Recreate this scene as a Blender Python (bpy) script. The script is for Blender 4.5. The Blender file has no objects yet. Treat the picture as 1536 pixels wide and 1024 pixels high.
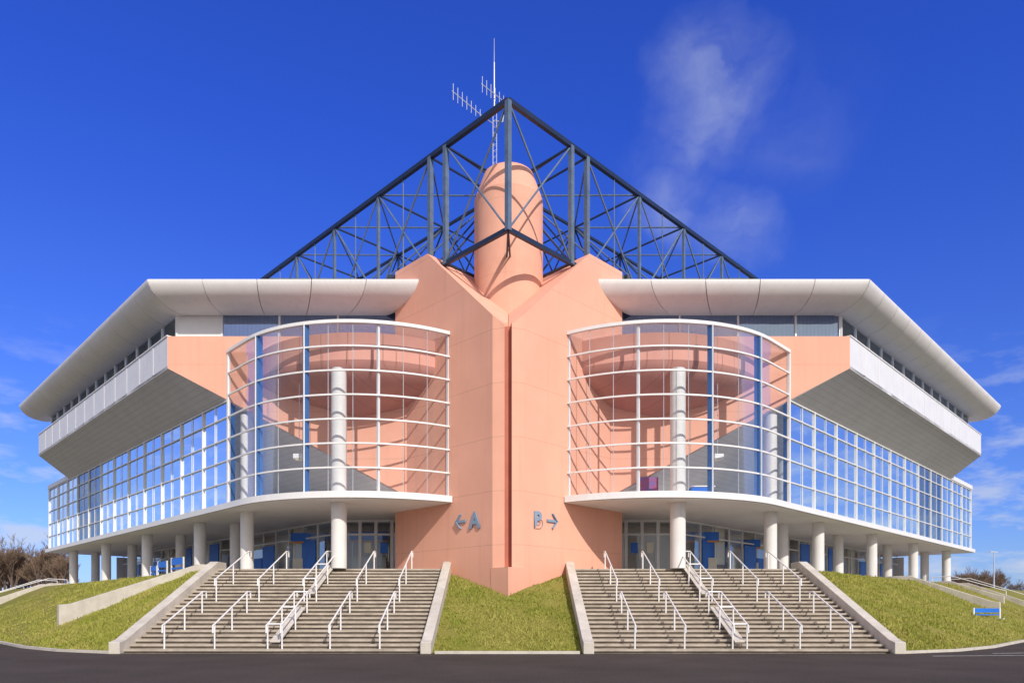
import bpy, bmesh, math, random
import numpy as np
from mathutils import Vector, Matrix
random.seed(7); np.random.seed(7)
C = bpy.context.scene.collection
R2 = math.sqrt(2)
PZ = 3.52            # podium level
# ------------------------------------------------------------ materials
def nd(nt, t, **kw):
    n = nt.nodes.new(t)
    for k, v in kw.items(): setattr(n, k, v)
    return n
def math_n(nt, op, a, b=None, c=None):
    n = nt.nodes.new('ShaderNodeMath'); n.operation = op
    for i, x in enumerate((a, b, c)):
        if x is None: continue
        if isinstance(x, (int, float)): n.inputs[i].default_value = x
        else: nt.links.new(x, n.inputs[i])
    return n.outputs[0]
def mixc(nt, fac, a, b, blend='MIX'):
    n = nt.nodes.new('ShaderNodeMix'); n.data_type = 'RGBA'; n.blend_type = blend
    for k, x in ((0, fac), (6, a), (7, b)):
        if isinstance(x, (int, float)): n.inputs[k].default_value = x
        elif isinstance(x, tuple): n.inputs[k].default_value = (*x[:3], 1)
        else: nt.links.new(x, n.inputs[k])
    return n.outputs[2]
def mat(name, col, col2=None, rough=.7, scale=3., bump=0., bscale=40., metal=0., joints=None, streak=0., stretch=None, spec=.4, speck=0, base_dark=0):
    m = bpy.data.materials.new(name); m.use_nodes = True; nt = m.node_tree
    b = nt.nodes['Principled BSDF']; L = nt.links
    b.inputs['Roughness'].default_value = rough; b.inputs['Metallic'].default_value = metal
    b.inputs['Specular IOR Level'].default_value = spec
    geo = nd(nt, 'ShaderNodeNewGeometry'); pos = geo.outputs['Position']
    mp = nd(nt, 'ShaderNodeMapping'); L.new(pos, mp.inputs[0])
    if stretch: mp.inputs['Scale'].default_value = stretch
    nz = nd(nt, 'ShaderNodeTexNoise'); L.new(mp.outputs[0], nz.inputs['Vector'])
    nz.inputs['Scale'].default_value = scale; nz.inputs['Detail'].default_value = 6; nz.inputs['Roughness'].default_value = .65
    if col2 is None: col2 = tuple(c*.85 for c in col)
    f = math_n(nt, 'MULTIPLY_ADD', nz.outputs[0], 2.6, -.8); cl = nt.nodes.new('ShaderNodeClamp'); L.new(f, cl.inputs[0])
    c = mixc(nt, cl.outputs[0], col, col2)
    sp = nd(nt, 'ShaderNodeSeparateXYZ'); L.new(pos, sp.inputs[0])
    if speck:
        n5 = nd(nt, 'ShaderNodeTexNoise'); n5.inputs['Scale'].default_value = 22; n5.inputs['Detail'].default_value = 3; L.new(pos, n5.inputs['Vector'])
        g5 = nd(nt, 'ShaderNodeMapRange'); L.new(n5.outputs[0], g5.inputs[0]); g5.inputs[1].default_value = .35; g5.inputs[2].default_value = .7
        c = mixc(nt, math_n(nt, 'MULTIPLY', g5.outputs[0], speck), c, tuple(x*1.9 for x in col))
    if streak > 0:
        m2 = nd(nt, 'ShaderNodeMapping'); m2.inputs['Scale'].default_value = (2.2, 2.2, .12); L.new(pos, m2.inputs[0])
        n2 = nd(nt, 'ShaderNodeTexNoise'); n2.inputs['Scale'].default_value = 1.3; n2.inputs['Detail'].default_value = 5; L.new(m2.outputs[0], n2.inputs['Vector'])
        g = nt.nodes.new('ShaderNodeClamp'); L.new(math_n(nt, 'MULTIPLY_ADD', n2.outputs[0], 4, -2.1), g.inputs[0])
        c = mixc(nt, math_n(nt, 'MULTIPLY', g.outputs[0], streak), c, tuple(x*.55 for x in col))
    if joints:
        zp, wp, lw, dk = joints
        w = math_n(nt, 'ADD', math_n(nt, 'ABSOLUTE', sp.outputs[0]), sp.outputs[1])
        jf = 0
        if zp: 
            jf = math_n(nt, 'LESS_THAN', math_n(nt, 'FRACT', math_n(nt, 'DIVIDE', math_n(nt, 'ADD', sp.outputs[2], .35), zp)), lw/zp)
        if wp:
            j2 = math_n(nt, 'LESS_THAN', math_n(nt, 'FRACT', math_n(nt, 'DIVIDE', w, wp)), lw*1.4/wp)
            jf = math_n(nt, 'MAXIMUM', jf, j2) if zp else j2
        c = mixc(nt, math_n(nt, 'MULTIPLY', jf, dk), c, tuple(x*.45 for x in col))
    if base_dark:  # darkens low down, with a noisy upper edge
        dz = nd(nt, 'ShaderNodeMapRange'); L.new(math_n(nt, 'MULTIPLY_ADD', nz.outputs[0], 1.6, sp.outputs[2]), dz.inputs[0])
        dz.inputs[1].default_value = 3.0; dz.inputs[2].default_value = 5.2; dz.inputs[3].default_value = base_dark; dz.inputs[4].default_value = 0
        c = mixc(nt, dz.outputs[0], c, tuple(x*.6 for x in col))
    L.new(c, b.inputs['Base Color'])
    if bump > 0:
        n3 = nd(nt, 'ShaderNodeTexNoise'); n3.inputs['Scale'].default_value = bscale; n3.inputs['Detail'].default_value = 4; L.new(pos, n3.inputs['Vector'])
        bp = nd(nt, 'ShaderNodeBump'); bp.inputs['Strength'].default_value = bump; bp.inputs['Distance'].default_value = .03
        L.new(n3.outputs[0], bp.inputs['Height']); L.new(bp.outputs[0], b.inputs['Normal'])
    return m
def glassmat(name, tint, refl, rcol, k=.4):
    m = bpy.data.materials.new(name); m.use_nodes = True; nt = m.node_tree; nt.nodes.clear(); L = nt.links
    o = nd(nt, 'ShaderNodeOutputMaterial'); t = nd(nt, 'ShaderNodeBsdfTransparent'); g = nd(nt, 'ShaderNodeBsdfGlossy')
    t.inputs[0].default_value = (*tint, 1); g.inputs[0].default_value = (*rcol, 1); g.inputs['Roughness'].default_value = .015
    fr = nd(nt, 'ShaderNodeLayerWeight'); fr.inputs[0].default_value = .25
    pos = nd(nt, 'ShaderNodeNewGeometry')
    nz = nd(nt, 'ShaderNodeTexNoise'); nz.inputs['Scale'].default_value = .35; L.new(pos.outputs['Position'], nz.inputs['Vector'])
    bp = nd(nt, 'ShaderNodeBump'); bp.inputs['Strength'].default_value = .09; bp.inputs['Distance'].default_value = .2; L.new(nz.outputs[0], bp.inputs['Height']); L.new(bp.outputs[0], g.inputs['Normal'])
    f = math_n(nt, 'MULTIPLY_ADD', fr.outputs['Fresnel'], k, refl); cl = nd(nt, 'ShaderNodeClamp'); L.new(f, cl.inputs[0])
    x = nd(nt, 'ShaderNodeMixShader'); L.new(cl.outputs[0], x.inputs[0]); L.new(t.outputs[0], x.inputs[1]); L.new(g.outputs[0], x.inputs[2]); L.new(x.outputs[0], o.inputs[0])
    return m
M = dict(
 pink=mat('salmon_render', (.85,.44,.315), (.78,.395,.28), .85, .5, .15, 60, joints=(2.4, 0, .022, .5), streak=.2, spec=.2, base_dark=.3),
 pinkt=mat('salmon_tower_render', (.85,.44,.315), (.77,.39,.28), .85, .9, .15, 60, joints=(3.6, 0, .02, .3), streak=.3, spec=.2),
 pinkd=mat('salmon_panel', (.80,.40,.31), (.72,.35,.27), .8, .7, .1, 60, joints=(0, 1.5, .04, .5), streak=.15, spec=.2),
 pinkshade=mat('shaded_salmon_soffit', (.56,.26,.205), (.47,.21,.17), .85, .8, joints=(0, 1.5, .04, .4)),  # salmon darkened, the shade of the gallery underside is put into the colour
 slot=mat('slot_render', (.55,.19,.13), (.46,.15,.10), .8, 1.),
 white=mat('white_paint', (.84,.83,.82), (.77,.76,.75), .45, 1.5),
 colw=mat('column_paint', (.80,.78,.75), (.70,.68,.65), .6, 1.2, streak=.2, base_dark=.25),
 fascia=mat('white_fascia_panel', (.86,.83,.81), (.79,.76,.74), .5, .6, joints=(0, .26, .012, .15), streak=.16),
 band=mat('pale_balcony_panel', (.80,.80,.81), (.73,.73,.75), .5, 1., joints=(0, .3, .02, .18), streak=.15),
 soffit=mat('grey_soffit_boards', (.64,.62,.63), (.56,.545,.56), .7, 1., joints=(.19, 0, .03, .25)),
 soffitw=mat('white_ceiling', (.82,.80,.77), (.75,.73,.70), .7, 1.),
 blue=mat('blue_mullion_paint', (.04,.14,.38), None, .4, 2.),
 navy=mat('navy_window_frame', (.10,.16,.28), None, .5, 2.),
 steel=mat('grey_blue_steel', (.14,.20,.29), (.085,.125,.19), .45, 2., spec=.5),
 steeld=mat('dark_blue_steel', (.022,.038,.075), (.016,.028,.055), .4, 2.),
 galv=mat('galvanised_metal', (.62,.65,.68), None, .4, 4., metal=.3),
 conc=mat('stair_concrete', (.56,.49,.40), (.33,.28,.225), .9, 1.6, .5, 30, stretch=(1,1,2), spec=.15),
 concd=mat('riser_concrete', (.27,.225,.18), (.14,.115,.095), .9, 2.2, .5, 30, spec=.1),  # dark tone paints in the shadow lines under the step nosings
 kerb=mat('pale_concrete', (.66,.61,.53), (.48,.44,.38), .9, 1.2, .4, 25, streak=.35, spec=.2),
 pave=mat('podium_paving', (.46,.42,.38), (.38,.35,.31), .9, .6, .2),
 asphalt=mat('asphalt', (.088,.072,.062), (.048,.040,.035), .95, .3, .9, 45, spec=.06, speck=.45),
 soil=mat('turf_soil', (.17,.18,.028), (.28,.235,.07), 1., .45, .6, 12, spec=.1),
 grass=mat('grass_blades', (.24,.275,.035), (.44,.40,.11), .8, .6, spec=.15),
 bark=mat('bare_bark', (.16,.115,.085), (.10,.07,.055), .9, 5.),
 twig=mat('brown_twigs', (.25,.17,.11), (.16,.11,.075), .9, .5),
 inner=mat('interior_wall', (.82,.72,.60), (.70,.60,.50), .8, .4),
 bluep=mat('blue_panel', (.02,.18,.72), (.02,.14,.56), .4, 2.),
 cream=mat('cream_panel', (.85,.80,.64), None, .6, 1.),
 curtain=mat('pale_curtain', (.24,.38,.58), (.13,.22,.40), .9, 1., joints=(0,.22,.06,.6)),
 curtl=mat('light_curtain', (.55,.60,.68), (.35,.40,.50), .9, 1., joints=(0,.2,.06,.5)),
 sign=mat('grey_blue_sign_metal', (.26,.35,.48), None, .4, 2.),
 roof=mat('roof_membrane', (.30,.31,.33), None, .9, .5),
 line=mat('road_paint', (.6,.6,.58), (.25,.25,.24), .8, 3.),
 red=mat('red_poster', (.45,.05,.05), (.1,.12,.4), .5, 3.),
 orange=mat('orange_strip', (.75,.30,.05), None, .5, 3.),
)
GD = glassmat('drum_glass', (.92,.94,.96), .012, (.85,.90,1), .3)
GW = glassmat('wing_glass', (.66,.78,.95), .24, (.80,.90,1), .8)
GE = glassmat('entrance_glass', (.94,.96,.98), .03, (.8,.9,1), .35)
# ------------------------------------------------------------ mesh helpers
class MB:
    def __init__(s): s.v = []; s.f = []
    def add(s, v, f):
        n = len(s.v); s.v += [tuple(p) for p in v]; s.f += [tuple(i+n for i in q) for q in f]; return s
    def box(s, x0, x1, y0, y1, z0, z1):
        return s.add([(x0,y0,z0),(x1,y0,z0),(x1,y1,z0),(x0,y1,z0),(x0,y0,z1),(x1,y0,z1),(x1,y1,z1),(x0,y1,z1)],
                     [(3,2,1,0),(4,5,6,7),(0,1,5,4),(1,2,6,5),(2,3,7,6),(3,0,4,7)])
    def bar(s, p, q, w, h=None, up=(0,0,1)):
        p, q = Vector(p), Vector(q); d = (q-p).normalized(); h = h or w; u = Vector(up)
        if abs(d.dot(u)) > .98: u = Vector((1,1,0)).normalized() if abs(d.z) > .9 else Vector((0,0,1))
        a = d.cross(u).normalized()*w/2; b = a.normalized().cross(d).normalized()*h/2
        return s.add([p-a-b,p+a-b,p+a+b,p-a+b,q-a-b,q+a-b,q+a+b,q-a+b], [(3,2,1,0),(4,5,6,7),(0,1,5,4),(1,2,6,5),(2,3,7,6),(3,0,4,7)])
    def tube(s, p, q, r, n=8, r2=None):
        p, q = Vector(p), Vector(q); d = (q-p).normalized(); r2 = r if r2 is None else r2
        u = Vector((0,0,1)) if abs(d.z) < .9 else Vector((1,0,0)); a = d.cross(u).normalized(); b = a.cross(d)
        vs = [p+(a*math.cos(t)+b*math.sin(t))*r for t in [2*math.pi*i/n for i in range(n)]] + [q+(a*math.cos(t)+b*math.sin(t))*r2 for t in [2*math.pi*i/n for i in range(n)]]
        return s.add(vs, [(i,(i+1)%n,n+(i+1)%n,n+i) for i in range(n)] + [tuple(range(n))[::-1], tuple(range(n,2*n))])
    def path(s, pts, r, n=8):
        for a, b in zip(pts, pts[1:]): s.tube(a, b, r, n)
        return s
    def prism(s, pts, z0, z1):
        n = len(pts)
        return s.add([(x,y,z0) for x,y in pts]+[(x,y,z1) for x,y in pts], [(i,(i+1)%n,n+(i+1)%n,n+i) for i in range(n)]+[tuple(range(n))[::-1], tuple(range(n,2*n))])
    def slab(s, pts, off):
        n = len(pts); o = Vector(off); p = [Vector(x) for x in pts]
        return s.add(p+[x+o for x in p], [(i,(i+1)%n,n+(i+1)%n,n+i) for i in range(n)]+[tuple(range(n))[::-1], tuple(range(n,2*n))])
    def lathe(s, c, prof, n=32):
        vs = []; fs = []
        for r, z in prof:
            for i in range(n): vs.append((c[0]+r*math.cos(2*math.pi*i/n), c[1]+r*math.sin(2*math.pi*i/n), z))
        for k in range(len(prof)-1):
            for i in range(n): fs.append((k*n+i, k*n+(i+1)%n, (k+1)*n+(i+1)%n, (k+1)*n+i))
        fs.append(tuple(range(n))[::-1]); fs.append(tuple(range((len(prof)-1)*n, len(prof)*n)))
        return s.add(vs, fs)
    def build(s, name, m, parent=None, smooth=False, origin=None, bevel=0, recalc=True, sharp=35):
        me = bpy.data.meshes.new(name); o0 = Vector(origin) if origin else Vector((0,0,0))
        me.from_pydata([tuple(Vector(p)-o0) for p in s.v] if origin else s.v, [], s.f); me.validate()
        if recalc:
            bm = bmesh.new(); bm.from_mesh(me); bmesh.ops.recalc_face_normals(bm, faces=bm.faces); bm.to_mesh(me); bm.free()
        me.materials.append(m)
        if smooth:
            me.shade_smooth(); me.set_sharp_from_angle(angle=math.radians(sharp))
        o = bpy.data.objects.new(name, me); C.objects.link(o); o.location = o0
        if parent:
            o.parent = parent
            if parent.type == 'EMPTY' and not parent.get('_local'): o.matrix_parent_inverse = Matrix.Translation(-parent.location)
        if bevel:
            b = o.modifiers.new('bevel', 'BEVEL'); b.width = bevel; b.segments = 2; b.limit_method = 'ANGLE'
        return o
def tag(o, label, cat, group=None):
    o['label'] = label; o['category'] = cat
    if group: o['group'] = group
    return o
def thing(name, loc, label, cat, group=None, local=False, rz=0):
    o = bpy.data.objects.new(name, None); C.objects.link(o); o.location = loc; o.rotation_euler = (0,0,rz); o.empty_display_size = .3
    if local: o['_local'] = 1
    return tag(o, label, cat, group)
def dup(root, loc, label, rz=None, scale=None):
    r = root.copy(); C.objects.link(r); r.location = loc; r['label'] = label
    if rz is not None: r.rotation_euler = (0,0,rz)
    if scale: r.scale = (scale,)*3
    for ch in list(root.children):
        c = ch.copy(); C.objects.link(c); c.parent = r
        for g in list(ch.children):
            d = g.copy(); C.objects.link(d); d.parent = c
    return r
def struct(mb, name, m, **k):
    o = mb.build(name, m, **k); o['kind'] = 'structure'; return o
def Q(s, c, w, z): return (s*(w-c)/2, (w+c)/2, z)
def Q2(s, c, w): return (s*(w-c)/2, (w+c)/2)

# ------------------------------------------------------------ ground
struct(MB().box(-3000, 3000, -200, 5000, -1, 0), 'ground', M['asphalt'])
struct(MB().prism([(-15,35.0),(-14.2,33.55),(14.2,33.55),(15,35.0),(900,920),(900,3500),(-900,3500),(-900,920)], 1.0, PZ), 'plateau', M['pave'])
struct(MB().prism([(-860,905),(-47,92),(47,92),(860,905),(860,3400),(-860,3400)], PZ-.5, PZ+.02), 'terrain', M['soil'])
def tz(x, y): return .05*math.sin(x*1.3+y*.7)+.04*math.sin(x*.6-y*1.7+1)
Bc = [(14.22,25.3),(17,26.6),(20,29.0),(25,34.2),(32,41),(45,54),(70,79),(130,139)]
Tc = [(14.22,33.7),(15.6,35.6),(18,38),(22,42),(28,48),(40,60),(64,84),(122,142)]
def bankpt(s, t, v):
    i = min(int(t), len(Bc)-2); f = t-i
    b = [Bc[i][k]*(1-f)+Bc[i+1][k]*f for k in (0,1)]; tt = [Tc[i][k]*(1-f)+Tc[i+1][k]*f for k in (0,1)]
    x = s*(b[0]*(1-v)+tt[0]*v); y = b[1]*(1-v)+tt[1]*v
    z = .02+(PZ)*(v**1.05)+tz(x,y)*4*v*(1-v)
    return (x, y, z)
def centpt(u, v):
    y = 25.3+v*9.2; x = u*2.78
    return (x, y, .02+min(PZ-.02, .42*(y-25.3)+tz(x*2,y*2)*4*v*(1-v)*.6-.12*abs(u)*v))
def sheet(fn, nu, nv):
    mb = MB(); mb.v = [fn(i/nu, j/nv) for j in range(nv+1) for i in range(nu+1)]
    mb.f = [(j*(nu+1)+i, j*(nu+1)+i+1, (j+1)*(nu+1)+i+1, (j+1)*(nu+1)+i) for j in range(nv) for i in range(nu)]
    return mb
for s in (-1, 1):
    struct(sheet(lambda u, v: bankpt(s, u*(len(Bc)-1)*.999, v), 160, 22), 'grass_bank', M['soil'], smooth=True)
struct(sheet(lambda u, v: centpt(u*2-1, v), 14, 26), 'grass_bank', M['soil'], smooth=True)
def blades(n):
    V = []; F = []
    for k in range(n):
        r = random.random()
        if r < .22: x, y, z = centpt(random.uniform(-1,1), random.random()**1.1*.95); h = random.uniform(.03,.08)
        else:
            t = random.random()**1.5*4.6; x, y, z = bankpt(random.choice((-1,1)), t, random.random()); h = random.uniform(.04,.10)
        q = math.sin(x*3.1+y*2.3)+math.sin(x*1.1-y*3.7)+math.sin(x*.8+y*.5)
        if q < random.uniform(-2.6,-.9): continue
        if q > random.uniform(.6,2.6): h *= 1.9
        a = random.uniform(0, 6.28); w = random.uniform(.015,.035); dx, dy = math.cos(a)*w, math.sin(a)*w
        lx, ly = random.gauss(0,.05), random.gauss(0,.05); i = len(V)
        V += [(x-dx,y-dy,z-.02),(x+dx,y+dy,z-.02),(x+lx,y+ly,z+h)]; F.append((i,i+1,i+2))
    return V, F
mb = MB(); mb.v, mb.f = blades(115000)
g = mb.build('grass', M['grass'], recalc=False); g['kind'] = 'stuff'; tag(g, 'short green and straw coloured grass on the banks beside the stairs', 'grass')
for s in (-1, 1):
    mb = MB()
    pts = [(s*a, d-.12) for a, d in Bc[:7]]
    for p, q in zip(pts, pts[1:]): mb.bar((*p,.05), (*q,.05), .14, .10)
    struct(mb, 'kerb', M['kerb'])
struct(MB().box(-2.6, 2.6, 25.05, 25.2, 0, .10), 'kerb', M['kerb'])
for (x0,y0,x1,y1) in [(17.5,25.2,26,27.2),(19,23.6,30,25.0),(-26,27.5,-20,26.2),(14.5,23.8,19,24.3)]:
    struct(MB().slab([(x0,y0,.005),(x1,y1,.005),(x1,y1+.09,.005),(x0,y0+.09,.005)], (0,0,.004)), 'road_marking', M['line'])

# ------------------------------------------------------------ staircases
def sz(D): return max(0, (D-25.2)/.386*.16)
ordw = ['innermost', 'second from the middle', 'centre', 'fourth from the middle', 'outermost']
for s in (-1, 1):
    side = 'left' if s < 0 else 'right'
    st = thing('staircase', (s*8.45, 25.2, 0), f'wide concrete staircase rising to the {side} entrance beside letter {"A" if s<0 else "B"}', 'staircase')
    for i in range(22):
        d = 25.2+i*.386; zt = (i+1)*.16
        a, b = sorted((s*3.1, s*13.82))
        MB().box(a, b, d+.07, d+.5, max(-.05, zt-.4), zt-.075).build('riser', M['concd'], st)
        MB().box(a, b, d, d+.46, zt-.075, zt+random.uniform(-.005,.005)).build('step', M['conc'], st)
    for a0, a1 in ((2.72,3.1), (13.82,14.22)):
        prof = [(24.95,0),(24.95,.42),(25.35,.5),(33.35,3.86),(34.3,3.86),(34.3,2.5),(30,0)]
        x0, x1 = sorted((s*a0, s*a1))
        MB().slab([(x0,y,z) for y,z in prof], (x1-x0,0,0)).build('side_wall', M['kerb'], st, bevel=.02)
    for k, a in enumerate((4.62, 6.42, 8.42, 10.6, 12.42)):
        for up in (0, 1):
            D0, D1 = ((25.35, 28.5), (29.8, 33.45))[up]
            lab = f'white metal handrail on the {"upper" if up else "lower"} half of the {side} staircase, {ordw[k]} line'
            b0 = (s*a, D0, sz(D0)+.05); h = thing('handrail', b0, lab, 'handrail', 'handrails on the two staircases')
            wid = .26 if k == 2 else 0
            for o in ((-wid, wid) if wid else (0,)):
                x = s*a+o; H = .84; z0, z1 = sz(D0)+.16, sz(D1)+.1
                mb = MB().path([(x,D0-.16,z0+H-.32),(x,D0-.14,z0+H-.04),(x,D0,z0+H),(x,D1,z1+H),(x,D1+.3,z1+H+.01),(x,D1+.34,z1+H-.25)], .03)
                mb.build('rail', M['white'], h, smooth=True)
                for t in (0, .5, 1) if up else (0, .5, .98):
                    D = D0+(D1-D0)*t; zz = z0+(z1-z0)*t
                    MB().tube((x,D,sz(D)-.02),(x,D,zz+H),.03).build('post', M['white'], h, smooth=True)
            if wid:
                for t in (0, .5, 1):
                    D = D0+(D1-D0)*t; zz = z0+(z1-z0)*t+H; MB().tube((s*a-wid,D,zz),(s*a+wid,D,zz),.03).build('crossbar', M['white'], h)
                MB().slab([(s*a-wid*.7,D0,sz(D0)+.34),(s*a+wid*.7,D0,sz(D0)+.34),(s*a+wid*.7,D1,sz(D1)+.28),(s*a-wid*.7,D1,sz(D1)+.28)], (0,0,.04)).build('pram_channel', M['kerb'], h)

# ------------------------------------------------------------ the arena
AR = thing('arena_building', (0, 31, 2), 'large salmon pink and white arena with two curved glass bays and a steel truss', 'building')
P = lambda mb, n, m, **k: mb.build(n, m, AR, **k)
f = lambda w: 14.7+(w-31.9)*4.4/6.6
SD = 31.45
for s in (-1, 1):
    def V(a, D, z): return (s*a, D, z)
    bottoms = [Q(s,30.5,42.3,1.5), Q(s,30.5,38.5,1.5), V(.7,31.2,1.5), V(.16,31.05,1.5), V(.16,SD,1.5), V(0.01,SD,1.5), V(0.01,42.3,1.5)]
    tops = [Q(s,30.5,42.3,19.1), Q(s,30.5,38.5,19.1), V(.7,31.2,f(31.9)), V(.16,31.05,f(31.21)), V(.16,SD,f(SD+.16)), V(.01,SD,f(SD)), V(.01,42.3,19.1), V(.01,38.5,19.1)]
    v = bottoms+tops
    F = [(0,1,8,7),(1,2,9,8),(2,3,10,9),(3,4,11,10),(4,5,12,11),(5,6,13,14,12),(6,0,7,13),(8,9,10,11,12,14),(7,8,14,13)]
    P(MB().add(v, F), 'pylon', M['pink'])
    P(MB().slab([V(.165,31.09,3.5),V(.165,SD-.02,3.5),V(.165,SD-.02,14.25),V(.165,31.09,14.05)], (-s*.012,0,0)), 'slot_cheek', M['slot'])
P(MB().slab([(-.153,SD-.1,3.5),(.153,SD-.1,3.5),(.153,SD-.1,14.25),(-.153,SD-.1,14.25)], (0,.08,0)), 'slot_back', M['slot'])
P(MB().prism([(0,30.47),(.78,31.25),(.78,32.4),(-.78,32.4),(-.78,31.25)], 1.4, 3.44), 'plinth', M['pink'])
P(MB().lathe((0,35.1), [(1.72,14),(1.72,21.9),(1.26,23.2)], 64), 'round_tower', M['pinkt'], smooth=True, sharp=14)
WE = 93.7; zs = lambda c: 13.87-(c-18.3)*.531
for s in (-1, 1):
    c0 = 18.3; w0 = 35.7+17.4
    def V(a, z, D=35.7): return (s*a, D, z)
    P(MB().slab([V(4.9,15.5),V(17.4,15.5),V(17.4,13.87),V(14.3,12.24),V(5.45,7.5),V(4.9,7.5)], (0,.25,0)), 'end_wall', M['pink'])
    P(MB().slab([Q(s,c0,w0,13.87),Q(s,c0,WE,13.87),Q(s,30.2,WE,zs(30.2)),Q(s,30.2,66,zs(30.2)),Q(s,30.2,41.6,zs(30.2))], (0,0,.12)), 'sloping_underside', M['soffit'])
    n = 13; dw = (WE-w0)/n
    for k in range(n):
        a, b = w0+k*dw+.03, w0+(k+1)*dw-.03
        P(MB().slab([Q(s,c0,a,13.85),Q(s,c0,b,13.85),Q(s,c0,b,15.5),Q(s,c0,a,15.5)], (-s*.08,.08,0)), 'balcony_panel', M['band'])
        if k: P(MB().slab([Q(s,c0-.02,a-.24,14.0),Q(s,c0-.02,a+.1,14.0),Q(s,c0-.02,a+.1,15.48),Q(s,c0-.02,a-.24,15.48)], (-s*.008,.008,0)), 'balcony_post', M['white'])
    P(MB().slab([Q(s,c0-.06,w0-.0,15.5),Q(s,c0-.06,WE,15.5),Q(s,c0+.35,WE,15.5),Q(s,c0+.35,w0,15.5)], (0,0,.06)), 'coping', M['white'])
    P(MB().slab([V(5.2,15.3,35.9),V(17.3,15.3,35.9),Q(s,18.5,WE-.1,15.3),Q(s,19.9,WE-.1,15.3),V(17.4,15.3,37.4),V(5.2,15.3,37.4)], (0,0,.12)), 'balcony_floor', M['roof'])
    P(MB().slab([Q(s,c0+.1,WE,15.4),Q(s,c0+.1,WE,13.85),Q(s,30.2,WE,zs(30.2)),Q(s,34,WE,zs(30.2)),Q(s,34,WE,18),Q(s,19.5,WE,18),Q(s,19.5,WE,15.4)], (-s*.1,-.1,0)), 'far_wall', M['white'])
    D = 37.1; cc = 19.5
    if s < 0: P(MB().box(-17.6, -15.2, D, D+.15, 15.4, 17.35), 'white_wall_panel', M['white'])
    else: P(MB().box(17.5, 17.65, D-.03, D+.15, 15.4, 17.35), 'window_mullion', M['white'])
    edges = [15.2, 12.15, 9.05, 5.9] if s < 0 else [17.5, 15.2, 12.15, 9.05, 5.9]
    for k in range(len(edges)-1):
        a, b = sorted((s*edges[k], s*edges[k+1]))
        w = P(MB().box(a+.05, b-.05, D+.1, D+.16, 15.4, 17.3), 'clerestory_window', M['curtl'] if s > 0 and k == 0 else M['curtain'])
        MB().slab([(a+.05,D+.03,15.4),(b-.05,D+.03,15.4),(b-.05,D+.03,17.3),(a+.05,D+.03,17.3)], (0,.015,0)).build('pane', GW, w)
        if k or s < 0: P(MB().box((a if s<0 else b)-.045, (a if s<0 else b)+.045, D-.04, D+.12, 15.4, 17.35), 'window_mullion', M['white'])
    P(MB().box(*sorted((s*5.9, s*15.2)), D-.02, D+.14, 15.4, 15.62), 'window_sill', M['navy'])
    n = 13; wa = 54.7; dw = (WE-wa)/n
    for k in range(n):
        a, b = wa+k*dw, wa+(k+1)*dw
        w = P(MB().slab([Q(s,cc+.2,a,15.4),Q(s,cc+.2,b-.02,15.4),Q(s,cc+.2,b-.02,17.4),Q(s,cc+.2,a,17.4)], (-s*.04,.04,0)), 'clerestory_window', M['curtain'])
        MB().slab([Q(s,cc+.04,a+.1,15.4),Q(s,cc+.04,b-.05,15.4),Q(s,cc+.04,b-.05,17.4),Q(s,cc+.04,a+.1,17.4)], (-s*.01,.01,0)).build('pane', GW, w)
        P(MB().bar(Q(s,cc,a,15.4), Q(s,cc,a,17.4), .12), 'window_mullion', M['white'])
    prof = [(1.5,18.12),(.25,18.12),(.0,18.08),(.0,17.98),(.07,17.82),(.22,17.6),(.45,17.4),(.75,17.25),(1.1,17.15),(1.5,17.1),(1.9,17.1),(2.3,17.2)]
    Df = 35.0; cf = 16.94
    def fr(kind, t):
        o = []
        for d, z in prof:
            Dd = Df+d; cw = cf+d*R2; ac = Dd-cw
            if kind == 'front': a_in = Dd-30.62; o.append((s*(a_in+(ac-a_in)*t), Dd, z))
            else:
                wc = Dd+ac; we = 96.5; o.append(Q(s, cw, wc+(we-wc)*t, z))
        return o
    for kind, n in (('front',5),('side',14)):
        for k in range(n):
            e = .003 if kind == 'front' else .001
            s0 = fr(kind, k/n+e*.5); s1 = fr(kind, (k+1)/n-e*.5); m_ = len(s0)
            P(MB().add(s0+s1, [(i,(i+1),m_+i+1,m_+i) for i in range(m_-1)]+[tuple(range(m_)), tuple(range(m_,2*m_))]+[(m_-1,0,m_,2*m_-1)]), 'fascia_panel', M['fascia'], smooth=True)
P(MB().prism([(-17.2,36.4),(17.2,36.4),(38.4,57.6),(0,95),(-38.4,57.6)], 17.45, 18.0), 'roof', M['roof'])
for s in (-1, 1):
    for a, D, w_, h_ in ((8.6,41.5,1.5,2.9),(10.8,44.5,1.8,4.2),(7.0,40.2,.9,2.3),(6.2,39.2,.6,2.3)):
        P(MB().box(*sorted((s*a, s*(a+w_))), D, D+1.2, 18, 18+h_), 'roof_unit', M['steeld'])
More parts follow.
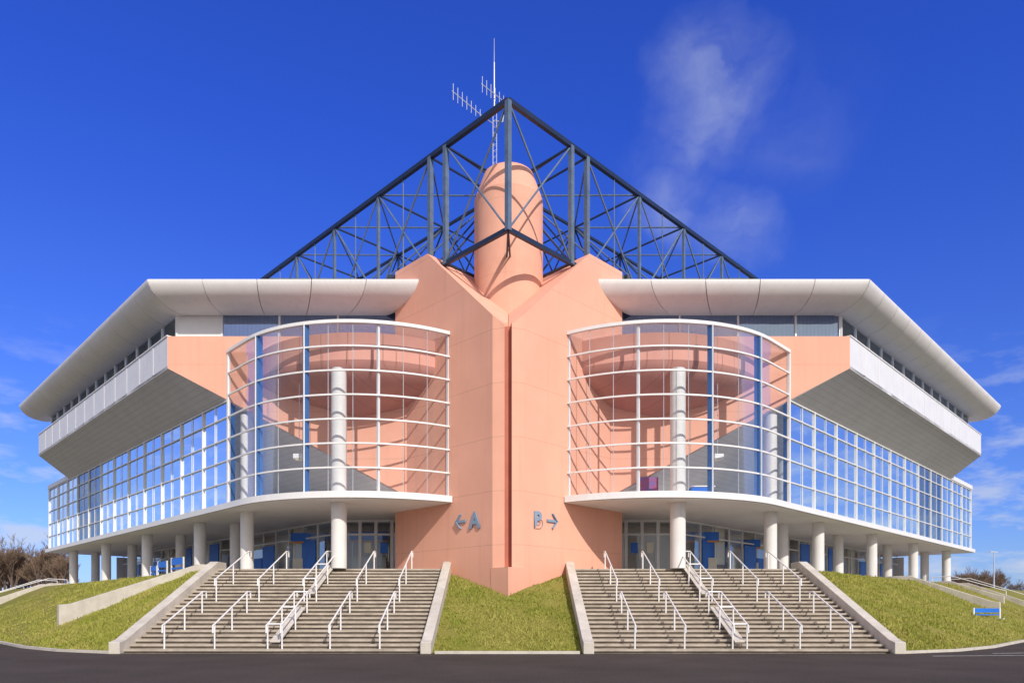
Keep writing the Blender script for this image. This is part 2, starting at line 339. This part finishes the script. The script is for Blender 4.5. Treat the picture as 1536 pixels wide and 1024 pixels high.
# ------------------------------------------------------------ glass drums, decks, wings
CX, CY, R = 7.3, 39.7, 7.78
def ang(px):
    best = min((abs((CX+R*math.cos(t))/(CY-R*math.sin(t))-px), t) for t in [math.radians(35+i*.1) for i in range(1200)])
    return best[1]
def cp(s, t, r=R): return (s*(CX+r*math.cos(t)), CY-r*math.sin(t))
tA = math.pi-math.atan2(CY-33.33, CX-2.83); tT = math.pi/4
t567, t457, t385 = ang(195/1050), ang(305/1050), ang(377/1050)
WG0, WG1 = 49.97, 103.6; cg = 21.4
Z0, ZT = 6.95, 14.7; row = (ZT-Z0)/7
for s in (-1, 1):
    side = 'left' if s < 0 else 'right'
    def outline(r, end): 
        return [cp(s, tA+(tT-tA)*i/30, r) for i in range(31)] + [Q2(s, cg-(r-R)*R2, end)]
    bays = [(tA,t567),(t567,t457),(t457,t385),(t385,tT)]
    for (a, b) in bays:
        n = 8; mb = MB()
        for i in range(n+1):
            x, y = cp(s, a+(b-a)*i/n); mb.v += [(x,y,Z0),(x,y,ZT)]
        mb.f = [(2*i,2*i+2,2*i+3,2*i+1) for i in range(n)]
        P(mb, 'curved_pane', GD, smooth=True)
    for a, b, q in [(tA,t567,(1/3,2/3)),(t567,t457,(1/3,2/3)),(t457,t385,(.5,))]:
        for u in q:
            x, y = cp(s, a+(b-a)*u, R+.005); P(MB().bar((x,y,Z0),(x,y,ZT), .022), 'glazing_joint', M['galv'])
    P(MB().add([(*Q2(s,cg,47.0),Z0),(*Q2(s,cg,WG0),Z0),(*Q2(s,cg,WG0),ZT),(*Q2(s,cg,47.0),ZT)], [(0,1,2,3)]), 'curved_pane', GD)
    for k in range(8):
        z = Z0+k*row; mb = MB(); pts = outline(R+.03, WG0)
        for p, q in zip(pts, pts[1:]): mb.bar((*p,z),(*q,z), .08 if k<7 else .15, .07 if k<7 else .15)
        P(mb, 'transom', M['white'])
    P(MB().prism([cp(s, tA+(tT-tA)*i/30, R-.02) for i in range(31)]+[Q2(s,cg,WG0), (s*14.3,35.68),(s*5.2,35.68)], ZT-.02, ZT+.03), 'bay_roof', GD)
    for t, m_, wd in ((tA,'white',.12),(t567,'white',.11),(t457,'blue',.22),(t385,'blue',.28)):
        x, y = cp(s, t, R-.08); P(MB().bar((x,y,Z0-.1),(x,y,ZT), wd, wd), 'bay_mullion', M[m_])
        if m_ == 'blue':
            x, y = cp(s, t, R+.09); P(MB().bar((x,y,Z0-.1),(x,y,ZT), .05, .05), 'bay_mullion', M['white'])
    P(MB().bar(Q(s,cg,WG0,Z0-.1),Q(s,cg,WG0,ZT),.14,.14), 'bay_mullion', M['white'])
    ri = 6.75; arc = []
    for i in range(41):
        t = math.pi-.02-(math.pi-.04)*i/40
        x, y = CX+ri*math.cos(t), CY-ri*math.sin(t)
        if y < 35.68: arc.append((x, y))
    arc = [(arc[0][0]-.1, 35.69)]+arc+[(min(arc[-1][0]+.1,13.9), 35.69)]
    mb = MB(); n = len(arc); mb.v = [(s*x,y,13.35) for x,y in arc]+[(s*x,y,14.62) for x,y in arc]
    mb.f = [(i,i+1,n+i+1,n+i) for i in range(n-1)]+[tuple(range(n,2*n))]
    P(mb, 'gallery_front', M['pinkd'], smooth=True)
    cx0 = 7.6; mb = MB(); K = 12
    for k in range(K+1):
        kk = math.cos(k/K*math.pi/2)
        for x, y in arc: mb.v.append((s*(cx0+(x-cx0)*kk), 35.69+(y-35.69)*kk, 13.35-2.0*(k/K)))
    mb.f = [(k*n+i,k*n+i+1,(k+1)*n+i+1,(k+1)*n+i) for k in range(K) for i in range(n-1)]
    P(mb, 'gallery_underside', M['pinkshade'], smooth=True)
    nb = 12; dw = (WG1-WG0)/nb
    for k in range(nb):
        a, b = WG0+k*dw, WG0+(k+1)*dw
        P(MB().add([Q(s,cg,a,Z0),Q(s,cg,b,Z0),Q(s,cg,b,12.25),Q(s,cg,a,12.25)], [(0,1,2,3)]), 'wing_pane', GW)
        for h in range(1, 3):
            P(MB().bar(Q(s,cg-.06,a+dw*h/2,Z0),Q(s,cg-.06,a+dw*h/2,12.25), .08 if h==2 else .03, .11 if h==2 else .035), 'wing_mullion', M['white'])
        P(MB().bar(Q(s,cg+.25,a+.12,Z0),Q(s,cg+.25,a+.12,12.1), .16, .34), 'blue_stanchion', M['blue'])
    for k in range(6):
        z = Z0+k*row if k < 5 else 12.2
        P(MB().bar(Q(s,cg-.08,WG0,z),Q(s,cg-.08,WG1+.1,z), .055,.055), 'transom', M['white'])
    P(MB().prism([Q2(s,cg-.2,WE),Q2(s,cg-.2,WG1+.2),Q2(s,34,WG1+.2),Q2(s,34,WE)], 12.26, 12.6), 'wing_end_roof', M['white'])
    P(MB().slab([Q(s,cg+.1,WG1,Z0),Q(s,34,WG1,Z0),Q(s,34,WG1,12.26),Q(s,cg+.1,WG1,12.26)], (-s*.1,-.1,0)), 'wing_end_wall', M['white'])
    deck = outline(R+.22, WG1+.3) + [Q2(s,34.5,WG1+.3), (s*9.5,44.0), (0.02*s,44.0),(0.02*s,42.4),(s*5.87,36.5)]
    P(MB().prism(deck, 6.62, 6.9), 'deck', M['soffitw'])
    rim = outline(R+.28, WG1+.35); mb = MB()
    for p, q in zip(rim, rim[1:]): mb.bar((*p,6.79),(*q,6.79), .08, .29)
    P(mb, 'deck_edge', M['white'])
    P(MB().slab([Q(s,30.2,41.6,6.9),Q(s,30.2,WG1,6.9),Q(s,30.2,WG1,7.7),Q(s,30.2,41.6,7.7)], (-s*.1,.1,0)), 'hall_back_wall', M['inner'])
    P(MB().slab([Q(s,30.2,WE,6.9),Q(s,30.2,WG1,6.9),Q(s,30.2,WG1,12.3),Q(s,30.2,WE,12.3)], (-s*.12,.12,0)), 'hall_back_wall', M['inner'])
    P(MB().lathe((s*8.0,33.05), [(.36,PZ),(.36,12.9)], 28), 'column', M['colw'], smooth=True)
    for w in (49.8,58.6,71.4,84.5,97.8):
        x, y = Q2(s,22.7,w); P(MB().lathe((x,y), [(.33,PZ),(.33,11.6)], 24), 'column', M['colw'], smooth=True)
    for w in (57.5,69.8,84.2,98.4):
        x, y = Q2(s,25.2,w); P(MB().lathe((x,y), [(.33,PZ),(.33,10.3)], 24), 'column', M['colw'], smooth=True)
    zb, zt_ = PZ, 6.62; xs = [2.8,4.3,5.7,6.6,7.5,8.4,9.9]
    for i in range(len(xs)-1):
        a, b = sorted((s*xs[i], s*xs[i+1])); isdoor = i in (2,3,4)
        fo = P(MB().box(a+.0,a+.09,39.45,39.58,zb,zt_).box(b-.09,b,39.45,39.58,zb,zt_).box(a,b,39.46,39.57,zt_-.12,zt_).box(a,b,39.46,39.57,5.75,5.87).box(a,b,39.46,39.57,zb,zb+.1), 'entrance_door' if isdoor else 'entrance_window', M['white'])
        MB().box(a+.09,b-.09,39.5,39.52,zb+.1,zt_-.12).build('pane', GE, fo)
        if isdoor:
            MB().box(b-.2,b-.16,39.38,39.42,4.3,5.1).build('handle', M['galv'], fo)
            MB().box(a+.25,b-.25,39.43,39.45,4.75,5.35).build('notice', M['bluep'] if i == 3 else M['cream'], fo)
    n = 22; wa, wb = 49.4, 102.8; dw = (wb-wa)/n
    for k in range(n):
        a, b = wa+k*dw, wa+(k+1)*dw; c_ = 29.6
        fo = P(MB().bar(Q(s,c_,a,zb),Q(s,c_,a,zt_),.1).bar(Q(s,c_,a,5.8),Q(s,c_,b,5.8),.08).bar(Q(s,c_,a,zb+.06),Q(s,c_,b,zb+.06),.1).bar(Q(s,c_,a,zt_-.06),Q(s,c_,b,zt_-.06),.1), 'ground_floor_window', M['white'])
        MB().add([Q(s,c_,a+.05,zb),Q(s,c_,b-.05,zb),Q(s,c_,b-.05,zt_),Q(s,c_,a+.05,zt_)], [(0,1,2,3)]).build('pane', GE, fo)
        if k in (1,4,5,9,12,16,19): P(MB().slab([Q(s,c_-.2,a+.1,zb),Q(s,c_-.2,b-.1,zb),Q(s,c_-.2,b-.1,zt_-.3-(k%3)*.7),Q(s,c_-.2,a+.1,zt_-.3-(k%3)*.7)], (-s*.04,.04,0)), 'blue_door_panel', M['bluep'])
        if k in (2,7,10,15,18): P(MB().slab([Q(s,c_+.35,a+.1,zb+.8),Q(s,c_+.35,b-.1,zb+.8),Q(s,c_+.35,b-.1,zt_),Q(s,c_+.35,a+.1,zt_)], (-s*.05,.05,0)), 'cream_blind', M['cream'])
    P(MB().box(*sorted((s*.1, s*9.9)), 42.0, 42.2, PZ, 6.62), 'foyer_wall', M['inner'])
    P(MB().slab([Q(s,31.9,52.1,PZ),Q(s,31.9,WG1,PZ),Q(s,31.9,WG1,6.62),Q(s,31.9,52.1,6.62)], (-s*.1,.1,0)), 'foyer_wall', M['inner'])
    P(MB().slab([Q(s,34,WG1,PZ),Q(s,34,WG1,6.5),Q(s,29,WG1,6.5),Q(s,29,WG1,PZ)], (-s*.1,-.1,0)), 'foyer_end_wall', M['white'])
    fl = P(MB().box(*sorted((s*9.75, s*10.2)), 33.1, 33.5, 8.72, 8.95), 'floodlight', M['white'], bevel=.03)
    MB().tube((s*9.95,33.3,8.95),(s*9.95,33.3,12.3),.015).build('cable', M['galv'], fl)
    MB().box(*sorted((s*9.8, s*10.1)), 33.15, 33.45, 8.67, 8.715).build('lens', M['cream'], fl)

# ------------------------------------------------------------ roof truss (part of the building)
TW = [31,37.1,38.8,45.2,51.6,58,64.4,70.8]; zB, zTp = 18.4, 24.1
mb = MB()
for s in (-1, 1): mb.bar(Q(s,31,31,zTp), Q(s,31,72,zTp), .2, .22)
T = P(mb, 'roof_truss', M['steeld'])
for s in (-1, 1):
    MB().bar(Q(s,31,31,zB), Q(s,31,72,zB), .16, .2).build('bottom_chord', M['steeld'], T)
    for cc_, ww in ((37.5,.18),(44,.15),(50.4,.14)):
        MB().bar(Q(s,cc_,cc_,zB), Q(s,cc_,72,zB), ww, .2).build('inner_chord', M['steeld'], T)
    MB().bar(Q(s,37.5,37.5,zTp), Q(s,37.5,72,zTp), .12, .14).build('inner_chord', M['steeld'], T)
    def br(p, q, r, m='steel'): MB().tube(p, q, r, 6).build('brace', M[m], T)
    for i, w in enumerate(TW):
        if not (s > 0 and i == 0): MB().bar(Q(s,31,w,zB-.05), Q(s,31,w,zTp+.0), .22 if i < 3 else .14, .22 if i < 3 else .14).build('post', M['steel'], T)
        if i: 
            MB().bar(Q(s,37.5,w,zB), Q(s,37.5,w,zTp), .1).build('inner_post', M['steeld'], T)
            MB().bar(Q(s,31,w,zTp), Q(s,37.5,w,zTp), .08).build('cross_member', M['steeld'], T)
            MB().bar(Q(s,31,w,zB), Q(s,37.5,w,zB), .1).build('cross_member', M['steeld'], T)
            br(Q(s,31,w,zB), Q(s,37.5,w,zTp), .045, 'steeld'); 
            if i > 2:
                br(Q(s,37.5,w,zB), Q(s,44,w,zTp), .045, 'steeld'); br(Q(s,44,w,zB), Q(s,37.5,w,zTp), .045, 'steeld')
                br(Q(s,37.5,w,zTp), Q(s,44,w,zTp), .045, 'steeld')
                MB().bar(Q(s,44,w,zB), Q(s,44,w,zTp), .09).build('inner_post', M['steeld'], T)
        if i+1 < len(TW) and i != 1:
            w2 = TW[i+1]; wi = max(w, 37.5); wm = (w+w2)/2; zm = (zB+zTp)/2
            za, zb_ = (zTp, zB) if i == 0 or i % 2 == 0 else (zB, zTp)
            br(Q(s,31,w,za), Q(s,31,w2,zb_), .055)
            br(Q(s,31,w,zb_), Q(s,31,w2,za), .045)
            if i > 1:
                br(Q(s,31,wm,zm), Q(s,31,wm,zB), .04)
                br(Q(s,31,wm,zTp), Q(s,31,wm,zm), .03)
                br(Q(s,37.5,wi,zb_), Q(s,37.5,w2,za), .05, 'steeld'); br(Q(s,37.5,wi,za), Q(s,37.5,w2,zb_), .045, 'steeld')
            if i > 2: br(Q(s,44,w,zb_), Q(s,44,w2,za), .05, 'steeld')
            br(Q(s,31,w2,zTp), Q(s,37.5,wi,zTp), .045)
            br(Q(s,31,w,zTp), Q(s,37.5,w2,zTp), .045)
            br(Q(s,31,w,zB), Q(s,37.5,w2,zB), .045, 'steeld')
            br(Q(s,31,w2,zB), Q(s,37.5,wi,zTp), .045)
MB().lathe((.72,37.0),[(.05,22),(.05,25.1)],8).build('vent_pipe', M['steeld'], T)

# ------------------------------------------------------------ antenna mast
am = thing('antenna_mast', (-.72,35.0,18.2), 'thin white antenna mast with two comb-like aerials above the roof truss', 'antenna')
mb = MB()
for i in range(3):
    t = 2*math.pi*i/3; mb.tube((-.72+.12*math.cos(t),35+.12*math.sin(t),22.8),(-.72+.12*math.cos(t),35+.12*math.sin(t),26.6),.018,6)
for k in range(12):
    z = 22.9+k*.3
    for i in range(3):
        t, u = 2*math.pi*i/3, 2*math.pi*(i+1)/3
        mb.tube((-.72+.12*math.cos(t),35+.12*math.sin(t),z),(-.72+.12*math.cos(u),35+.12*math.sin(u),z+.15),.01,4)
mb.build('lattice', M['galv'], am)
MB().tube((-.72,35,26.4),(-.72,35,28.9),.045,8,.03).tube((-.72,35,28.9),(-.72,35,30.1),.018,6,.01).build('mast', M['galv'], am)
def yagi(p, q, n, h, name):
    p, q = Vector(p), Vector(q); mb = MB().tube(p, q, .02, 6)
    for i in range(n):
        c = p.lerp(q, (i+.3)/n); hh = h*(1-.45*i/n); mb.tube(c-Vector((0,0,hh/2)), c+Vector((0,0,hh/2)), .015, 6)
    mb.build(name, M['galv'], am)
yagi((-2.75,34.0,26.75),(-1.25,34.6,25.9), 7, .8, 'comb_aerial')
yagi((-1.35,34.4,27.4),(.1,35.3,26.9), 7, .8, 'comb_aerial')
MB().tube((-1.35,34.55,25.95),(-.72,35,25.8),.02,6).tube((-.3,35.1,26.0),(-.2,35.1,26.8),.03,6).tube((-.72,35,26.0),(-.3,35.1,26.0),.02,6).build('bracket', M['galv'], am)

# ------------------------------------------------------------ the two direction signs
def letter(ch, root, x):
    cu = bpy.data.curves.new('letter', 'FONT'); cu.body = ch; cu.size = 1.02; cu.extrude = .025; cu.offset = .035; cu.align_x = 'CENTER'
    t = bpy.data.objects.new('tmp', cu); C.objects.link(t); bpy.context.view_layer.update()
    me = bpy.data.meshes.new_from_object(t.evaluated_get(bpy.context.evaluated_depsgraph_get())); bpy.data.objects.remove(t)
    me.transform(Matrix.Translation((x,0,-.37)) @ Matrix.Rotation(math.pi/2, 4, 'X')); me.materials.clear(); me.materials.append(M['sign'])
    o = bpy.data.objects.new('letter', me); C.objects.link(o); o.parent = root
def arrow(root, x, d):
    mb = MB(); k = .36
    mb.bar((x-d*k*.85,0,0),(x+d*k*.8,0,0), .05, .12)
    for z in (-1, 1): mb.bar((x+d*k*1.05,0,-.03*z),(x+d*k*.15,0,z*.34), .05, .13, up=(0,1,0))
    mb.build('arrow', M['sign'], root)
for s, ch, a in ((-1,'A',1.8),(1,'B',1.62)):
    r = thing('direction_sign', (s*(a+.035), 30.5+a-.035, 5.68), f'grey blue {"left arrow and letter A" if s<0 else "letter B and right arrow"} fixed to the pink wall', 'sign', local=True, rz=s*math.pi/4)
    letter(ch, r, -s*.42); arrow(r, s*.50, s)

# ------------------------------------------------------------ side parapets, barriers, lamp
def bz(s, c, w):
    x, y = Q2(s, c, w); best = min(((bankpt(s,t/10,v/10)[0]-x)**2+(bankpt(s,t/10,v/10)[1]-y)**2, bankpt(s,t/10,v/10)[2]) for t in range(0,70,2) for v in range(11))
    return best[1]
def parapet(s, w, ca, cb, label, th=.9, rail=True, H=.75):
    x0,y0 = Q2(s,ca,w); x1,y1 = Q2(s,cb,w)
    z0 = bz(s,ca,w); z1 = PZ; h1 = H*.6
    o = thing('stair_parapet', (x0,y0,z0), label, 'wall')
    off = Vector((s*th/2/R2*1.0, th/2/R2, 0))*1.0
    p = [Vector((x0,y0,z0-1)), Vector((x0,y0,z0+H)), Vector((x0+(x1-x0)*.08,y0+(y1-y0)*.08,z0+H+.05)), Vector((x1,y1,z1+h1)), Vector((x1-s*1,y1+1,z1+h1)), Vector((x1-s*1,y1+1,z1-1))]
    MB().slab(p, off*.7).build('wall', M['kerb'], o, bevel=.02)
    if rail:
        e = off*1.6
        q = [p[1]+e+Vector((0,0,.1)), p[1]+e+Vector((0,0,.4)), p[3]+e+Vector((0,0,.4)), p[4]+e+Vector((0,0,.35)), p[4]+e]
        MB().path(q, .03).build('handrail', M['white'], o, smooth=True)
parapet(-1, 53.2, 11.6, 20.6, 'pale concrete stair parapet crossing the grass bank left of the left staircase', 1.1, False)
parapet(-1, 104, 14.5, 20.5, 'small pale stair parapet with curved rail at far left beside the trees', H=.5)
parapet(-1, 99, 15.5, 20.5, 'lower pale stair parapet with rail just left of the last column', H=.5)
parapet(1, 75, 13.2, 20.5, 'pale concrete stair parapet on the right grass bank behind the blue barrier', H=.6, rail=False)
parapet(1, 98, 14.5, 20.5, 'small pale stair parapet with curved rail near the right edge', H=.5)
parapet(1, 90, 15.5, 20.5, 'short pale stair parapet between the two others on the right bank', H=.5)
def barrier(x, y, z, w, h, rz, label):
    r = thing('barrier', (x,y,z), label, 'barrier', 'blue barriers around the building', local=True, rz=rz)
    MB().box(-w/2,w/2,-.02,.02,h*.62,h).build('panel', M['bluep'], r)
    MB().box(-w/2,w/2,-.021,.021,h*.36,h*.46).build('rail', M['bluep'], r)
    for q in (-1, 1): 
        MB().box(q*w/2-.04,q*w/2+.04,-.03,.03,0,h+.03).box(q*w/2-.05,q*w/2+.05,-.25,.25,0,.05).build('leg', M['white'], r)
barrier(27.3,40.0,bz(1,12.6,67.4),2.1,.62,.35,'blue barrier on the grass bank at the right edge')
barrier(-18.9,39.9,PZ,1.5,1.0,-.7,'larger blue barrier on the podium in front of the left wing columns')
barrier(-22.6,44.5,PZ,.9,.8,-.7,'small blue barrier farther along the left wing podium')
barrier(-20.6,41.6,PZ,1.2,.9,-.7,'blue barrier between two others on the left wing podium')
lp = thing('street_lamp', (58.7,85,PZ), 'tall thin grey street lamp beyond the right bank', 'street lamp', local=True)
MB().tube((0,0,0),(0,0,5.0),.09,8,.05).build('pole', M['galv'], lp)
MB().bar((-.5,0,5.05),(.4,0,5.0),.2,.1).build('lamp_head', M['galv'], lp)
k = thing('ticket_counter', (9.6,34.6,6.95), 'blue counter behind the right curved glass beside the column', 'counter')
MB().box(9.0,10.1,34.4,35.0,6.9,7.6).build('front', M['bluep'], k); MB().box(8.95,10.15,34.35,35.05,7.6,7.66).build('top', M['white'], k)
o = MB().box(6.6,7.6,35.55,35.6,7.35,8.3).build('poster', M['red'], origin=(7.1,35.6,7.8)); tag(o, 'colourful poster on the pink wall behind the right curved glass', 'poster')
for i,(x,y,l) in enumerate([(-11.9,42.0,'blue foyer kiosk behind the left entrance glass'),(11.2,41.4,'blue foyer kiosk behind the right entrance glass'),(15.2,45.8,'blue foyer kiosk farther along behind the right ground-floor glass'),(-8.2,41.2,'blue foyer kiosk straight behind the left entrance doors')]):
    k = thing('foyer_kiosk', (x,y,PZ), l, 'kiosk', local=True)
    MB().box(-1.0,1.0,-.3,.3,0,1.1).build('counter', M['cream'], k); MB().box(-1.1,1.1,-.35,.35,2.1,2.6).build('canopy', M['bluep'], k)
    MB().box(-1.1,1.1,-.38,-.36,2.0,2.1).build('trim', M['orange'], k)
    for q in (-1,1): MB().box(q-.04,q+.04,-.04,.04,1.1,2.1).build('post', M['white'], k)

# ------------------------------------------------------------ bare trees
def bare_tree(seed, H):
    rnd = random.Random(seed); tr = MB(); tw = MB()
    def grow(p, d, L, r, lev):
        q = p+d*L
        if lev < 2: tr.tube(p, q, r, 6, r*.7)
        else: tw.tube(p, q, max(r,.016), 3, max(r*.6,.012))
        if lev >= 5: return
        n = (5,4,4,4,5)[lev]
        for i in range(n):
            t = rnd.uniform(.3,1.0) if i else 1.0
            a = rnd.uniform(0,6.28); sp = rnd.uniform(.35,.95) if i else .2
            nd_ = (d+Vector((math.cos(a)*sp, math.sin(a)*sp, rnd.uniform(-.05,.4)))).normalized()
            grow(p+d*L*t, nd_, L*rnd.uniform(.55,.78), r*.55, lev+1)
    grow(Vector((0,0,0)), Vector((0,0,1)), H*.3, H*.018, 0)
    return tr, tw
protos = []
for i in range(3):
    r = thing('bare_tree', (0,0,0), 'x', 'tree', local=True)
    tr, tw = bare_tree(i+3, 8.5); tr.build('trunk', M['bark'], r); tw.build('crown', M['twig'], r, recalc=False); protos.append(r)
spots = []
for i in range(30):
    px = -14+i*3.9+random.uniform(-2,2); D = random.uniform(100,135); spots.append((px, D, random.uniform(.9,1.25), 'left'))
for i in range(16):
    px = 1425+i*5+random.uniform(-2,2); D = random.uniform(125,160); spots.append((px, D, random.uniform(.75,.95), 'right'))
for px in (1515,1528,1540): spots.append((px, 150, .6, 'right'))
used = set()
for i, (px, D, sc, sd) in enumerate(spots):
    x = (px-768)/1050*D+.17; pr = i % 3
    lab = 'leafless brown tree in the tangled row beyond the far left end of the arena' if sd == 'left' else 'leafless brown tree in the low row beyond the far right end of the arena'
    if pr not in used:
        used.add(pr); o = protos[pr]; o.location = (x,D,PZ-.1); o['label'] = lab; o.scale = (sc,)*3; o.rotation_euler = (0,0,random.uniform(0,6))
    else: o = dup(protos[pr], (x,D,PZ-.1), lab, random.uniform(0,6), sc)
    o['group'] = f'bare trees beyond the {sd} end'

# ------------------------------------------------------------ light, sky
EL, AZ = math.radians(34), math.radians(153)
S = Vector((math.sin(AZ)*math.cos(EL), math.cos(AZ)*math.cos(EL), math.sin(EL)))
sl = bpy.data.lights.new('sun', 'SUN'); sl.energy = 3.7; sl.angle = math.radians(.5); sl.color = (1,.94,.86)
so = bpy.data.objects.new('sun', sl); C.objects.link(so); so.rotation_euler = (-S).to_track_quat('-Z','Y').to_euler(); so.location = S*80
W = bpy.data.worlds.new('World'); bpy.context.scene.world = W; W.use_nodes = True; nt = W.node_tree; L = nt.links
bg = nt.nodes['Background']; bg.inputs[1].default_value = .15
sky = nd(nt, 'ShaderNodeTexSky', sky_type='NISHITA'); sky.sun_disc = False; sky.sun_elevation = EL; sky.sun_rotation = AZ
sky.air_density = 1.0; sky.dust_density = .3; sky.ozone_density = 3.0
tc = nd(nt, 'ShaderNodeTexCoord'); vec = tc.outputs['Generated']
sx = nd(nt, 'ShaderNodeSeparateXYZ'); L.new(vec, sx.inputs[0])
def mr(inp, a, b, c=0, d=1, smooth=False):
    m = nd(nt, 'ShaderNodeMapRange')
    if smooth: m.interpolation_type = 'SMOOTHSTEP'
    L.new(inp, m.inputs[0])
    for i, v in zip((1,2,3,4), (a,b,c,d)): m.inputs[i].default_value = v
    return m.outputs[0]
tintc = mixc(nt, mr(sx.outputs[2], .08, .55), (.38,.52,.98), (.21,.42,1.38))
tint = mixc(nt, 1., sky.outputs[0], tintc, 'MULTIPLY')
wn = nd(nt, 'ShaderNodeTexNoise'); wn.inputs['Scale'].default_value = 5; wn.inputs['Detail'].default_value = 6; wn.inputs['Roughness'].default_value = .55; L.new(vec, wn.inputs['Vector'])
wv = nd(nt, 'ShaderNodeVectorMath', operation='MULTIPLY_ADD'); L.new(wn.outputs['Color'], wv.inputs[0]); wv.inputs[1].default_value = (.18,.18,.18); 
wv0 = nd(nt, 'ShaderNodeVectorMath', operation='SUBTRACT'); L.new(vec, wv0.inputs[0]); wv0.inputs[1].default_value = (.09,.09,.09); L.new(wv0.outputs[0], wv.inputs[2])
mp = nd(nt, 'ShaderNodeMapping'); mp.inputs['Scale'].default_value = (1,1,1.6); mp.inputs['Rotation'].default_value = (0,.5,0); L.new(wv.outputs[0], mp.inputs[0])
nz = nd(nt, 'ShaderNodeTexNoise'); nz.inputs['Scale'].default_value = 7; nz.inputs['Detail'].default_value = 9; nz.inputs['Roughness'].default_value = .58; L.new(mp.outputs[0], nz.inputs['Vector'])
def patch(px, py, r):
    d = Vector((px-768, 1050, 913-py)).normalized()
    v = nd(nt, 'ShaderNodeVectorMath', operation='DISTANCE'); L.new(wv.outputs[0], v.inputs[0]); v.inputs[1].default_value = d
    return mr(v.outputs['Value'], 0, r, 1, 0, True)
msk = patch(1045,130,.08)
for a in ((1065,180,.10),(1050,235,.06)): msk = math_n(nt, 'MAXIMUM', msk, patch(*a))
lowm = math_n(nt, 'MAXIMUM', patch(1040,325,.075), patch(1120,345,.06))
msk = math_n(nt, 'MAXIMUM', msk, math_n(nt, 'MULTIPLY', lowm, .8))
msk = math_n(nt, 'MAXIMUM', msk, math_n(nt, 'MULTIPLY', patch(1190,190,.10), .25))
c1o = math_n(nt, 'MULTIPLY', math_n(nt, 'MULTIPLY', mr(nz.outputs[0], .28, .78), msk), .62)
mp2 = nd(nt, 'ShaderNodeMapping'); mp2.inputs['Scale'].default_value = (1,1,3.0); L.new(vec, mp2.inputs[0])
n2 = nd(nt, 'ShaderNodeTexNoise'); n2.inputs['Scale'].default_value = 10; n2.inputs['Detail'].default_value = 10; n2.inputs['Roughness'].default_value = .6; L.new(mp2.outputs[0], n2.inputs['Vector'])
c2o = math_n(nt, 'MULTIPLY', math_n(nt, 'MULTIPLY', mr(n2.outputs[0], .47, .62), mr(sx.outputs[2], .10, .34, 1, 0)), .72)
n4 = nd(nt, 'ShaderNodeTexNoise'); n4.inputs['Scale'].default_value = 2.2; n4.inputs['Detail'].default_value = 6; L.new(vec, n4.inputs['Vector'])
c3o = math_n(nt, 'MULTIPLY', mr(sx.outputs[1], .0, -.45), mr(n4.outputs[0], .3, .6, .45, 1))  # added unseen cloud behind the camera, fills the facade with soft light
c4o = math_n(nt, 'MULTIPLY', math_n(nt, 'MULTIPLY', mr(math_n(nt, 'ABSOLUTE', sx.outputs[0]), .72, .95), mr(sx.outputs[2], .0, .5, 1, 0)), mr(n4.outputs[0], .3, .65, .15, .6))  # added haze outside the view at both sides, brightens the wing glass reflections
cl = math_n(nt, 'MAXIMUM', c1o, c2o)
fin = mixc(nt, cl, tint, (4.0,4.4,5.3))
fin = mixc(nt, c4o, fin, (3.4,4.4,6.0))
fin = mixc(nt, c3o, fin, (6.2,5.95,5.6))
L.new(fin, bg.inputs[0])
# ------------------------------------------------------------ camera
cam = bpy.data.cameras.new('camera'); co = bpy.data.objects.new('camera', cam); C.objects.link(co)
co.location = (.17,0,1.6); co.rotation_euler = (math.radians(90),0,0)
cam.sensor_width = 36; cam.lens = 36*1050/1536; cam.shift_y = (913-512)/1536; cam.clip_end = 10000; cam.clip_start = .1
bpy.context.scene.camera = co
sc = bpy.context.scene; sc.view_settings.view_transform = 'Standard'; sc.view_settings.look = 'None'; sc.view_settings.exposure = 0
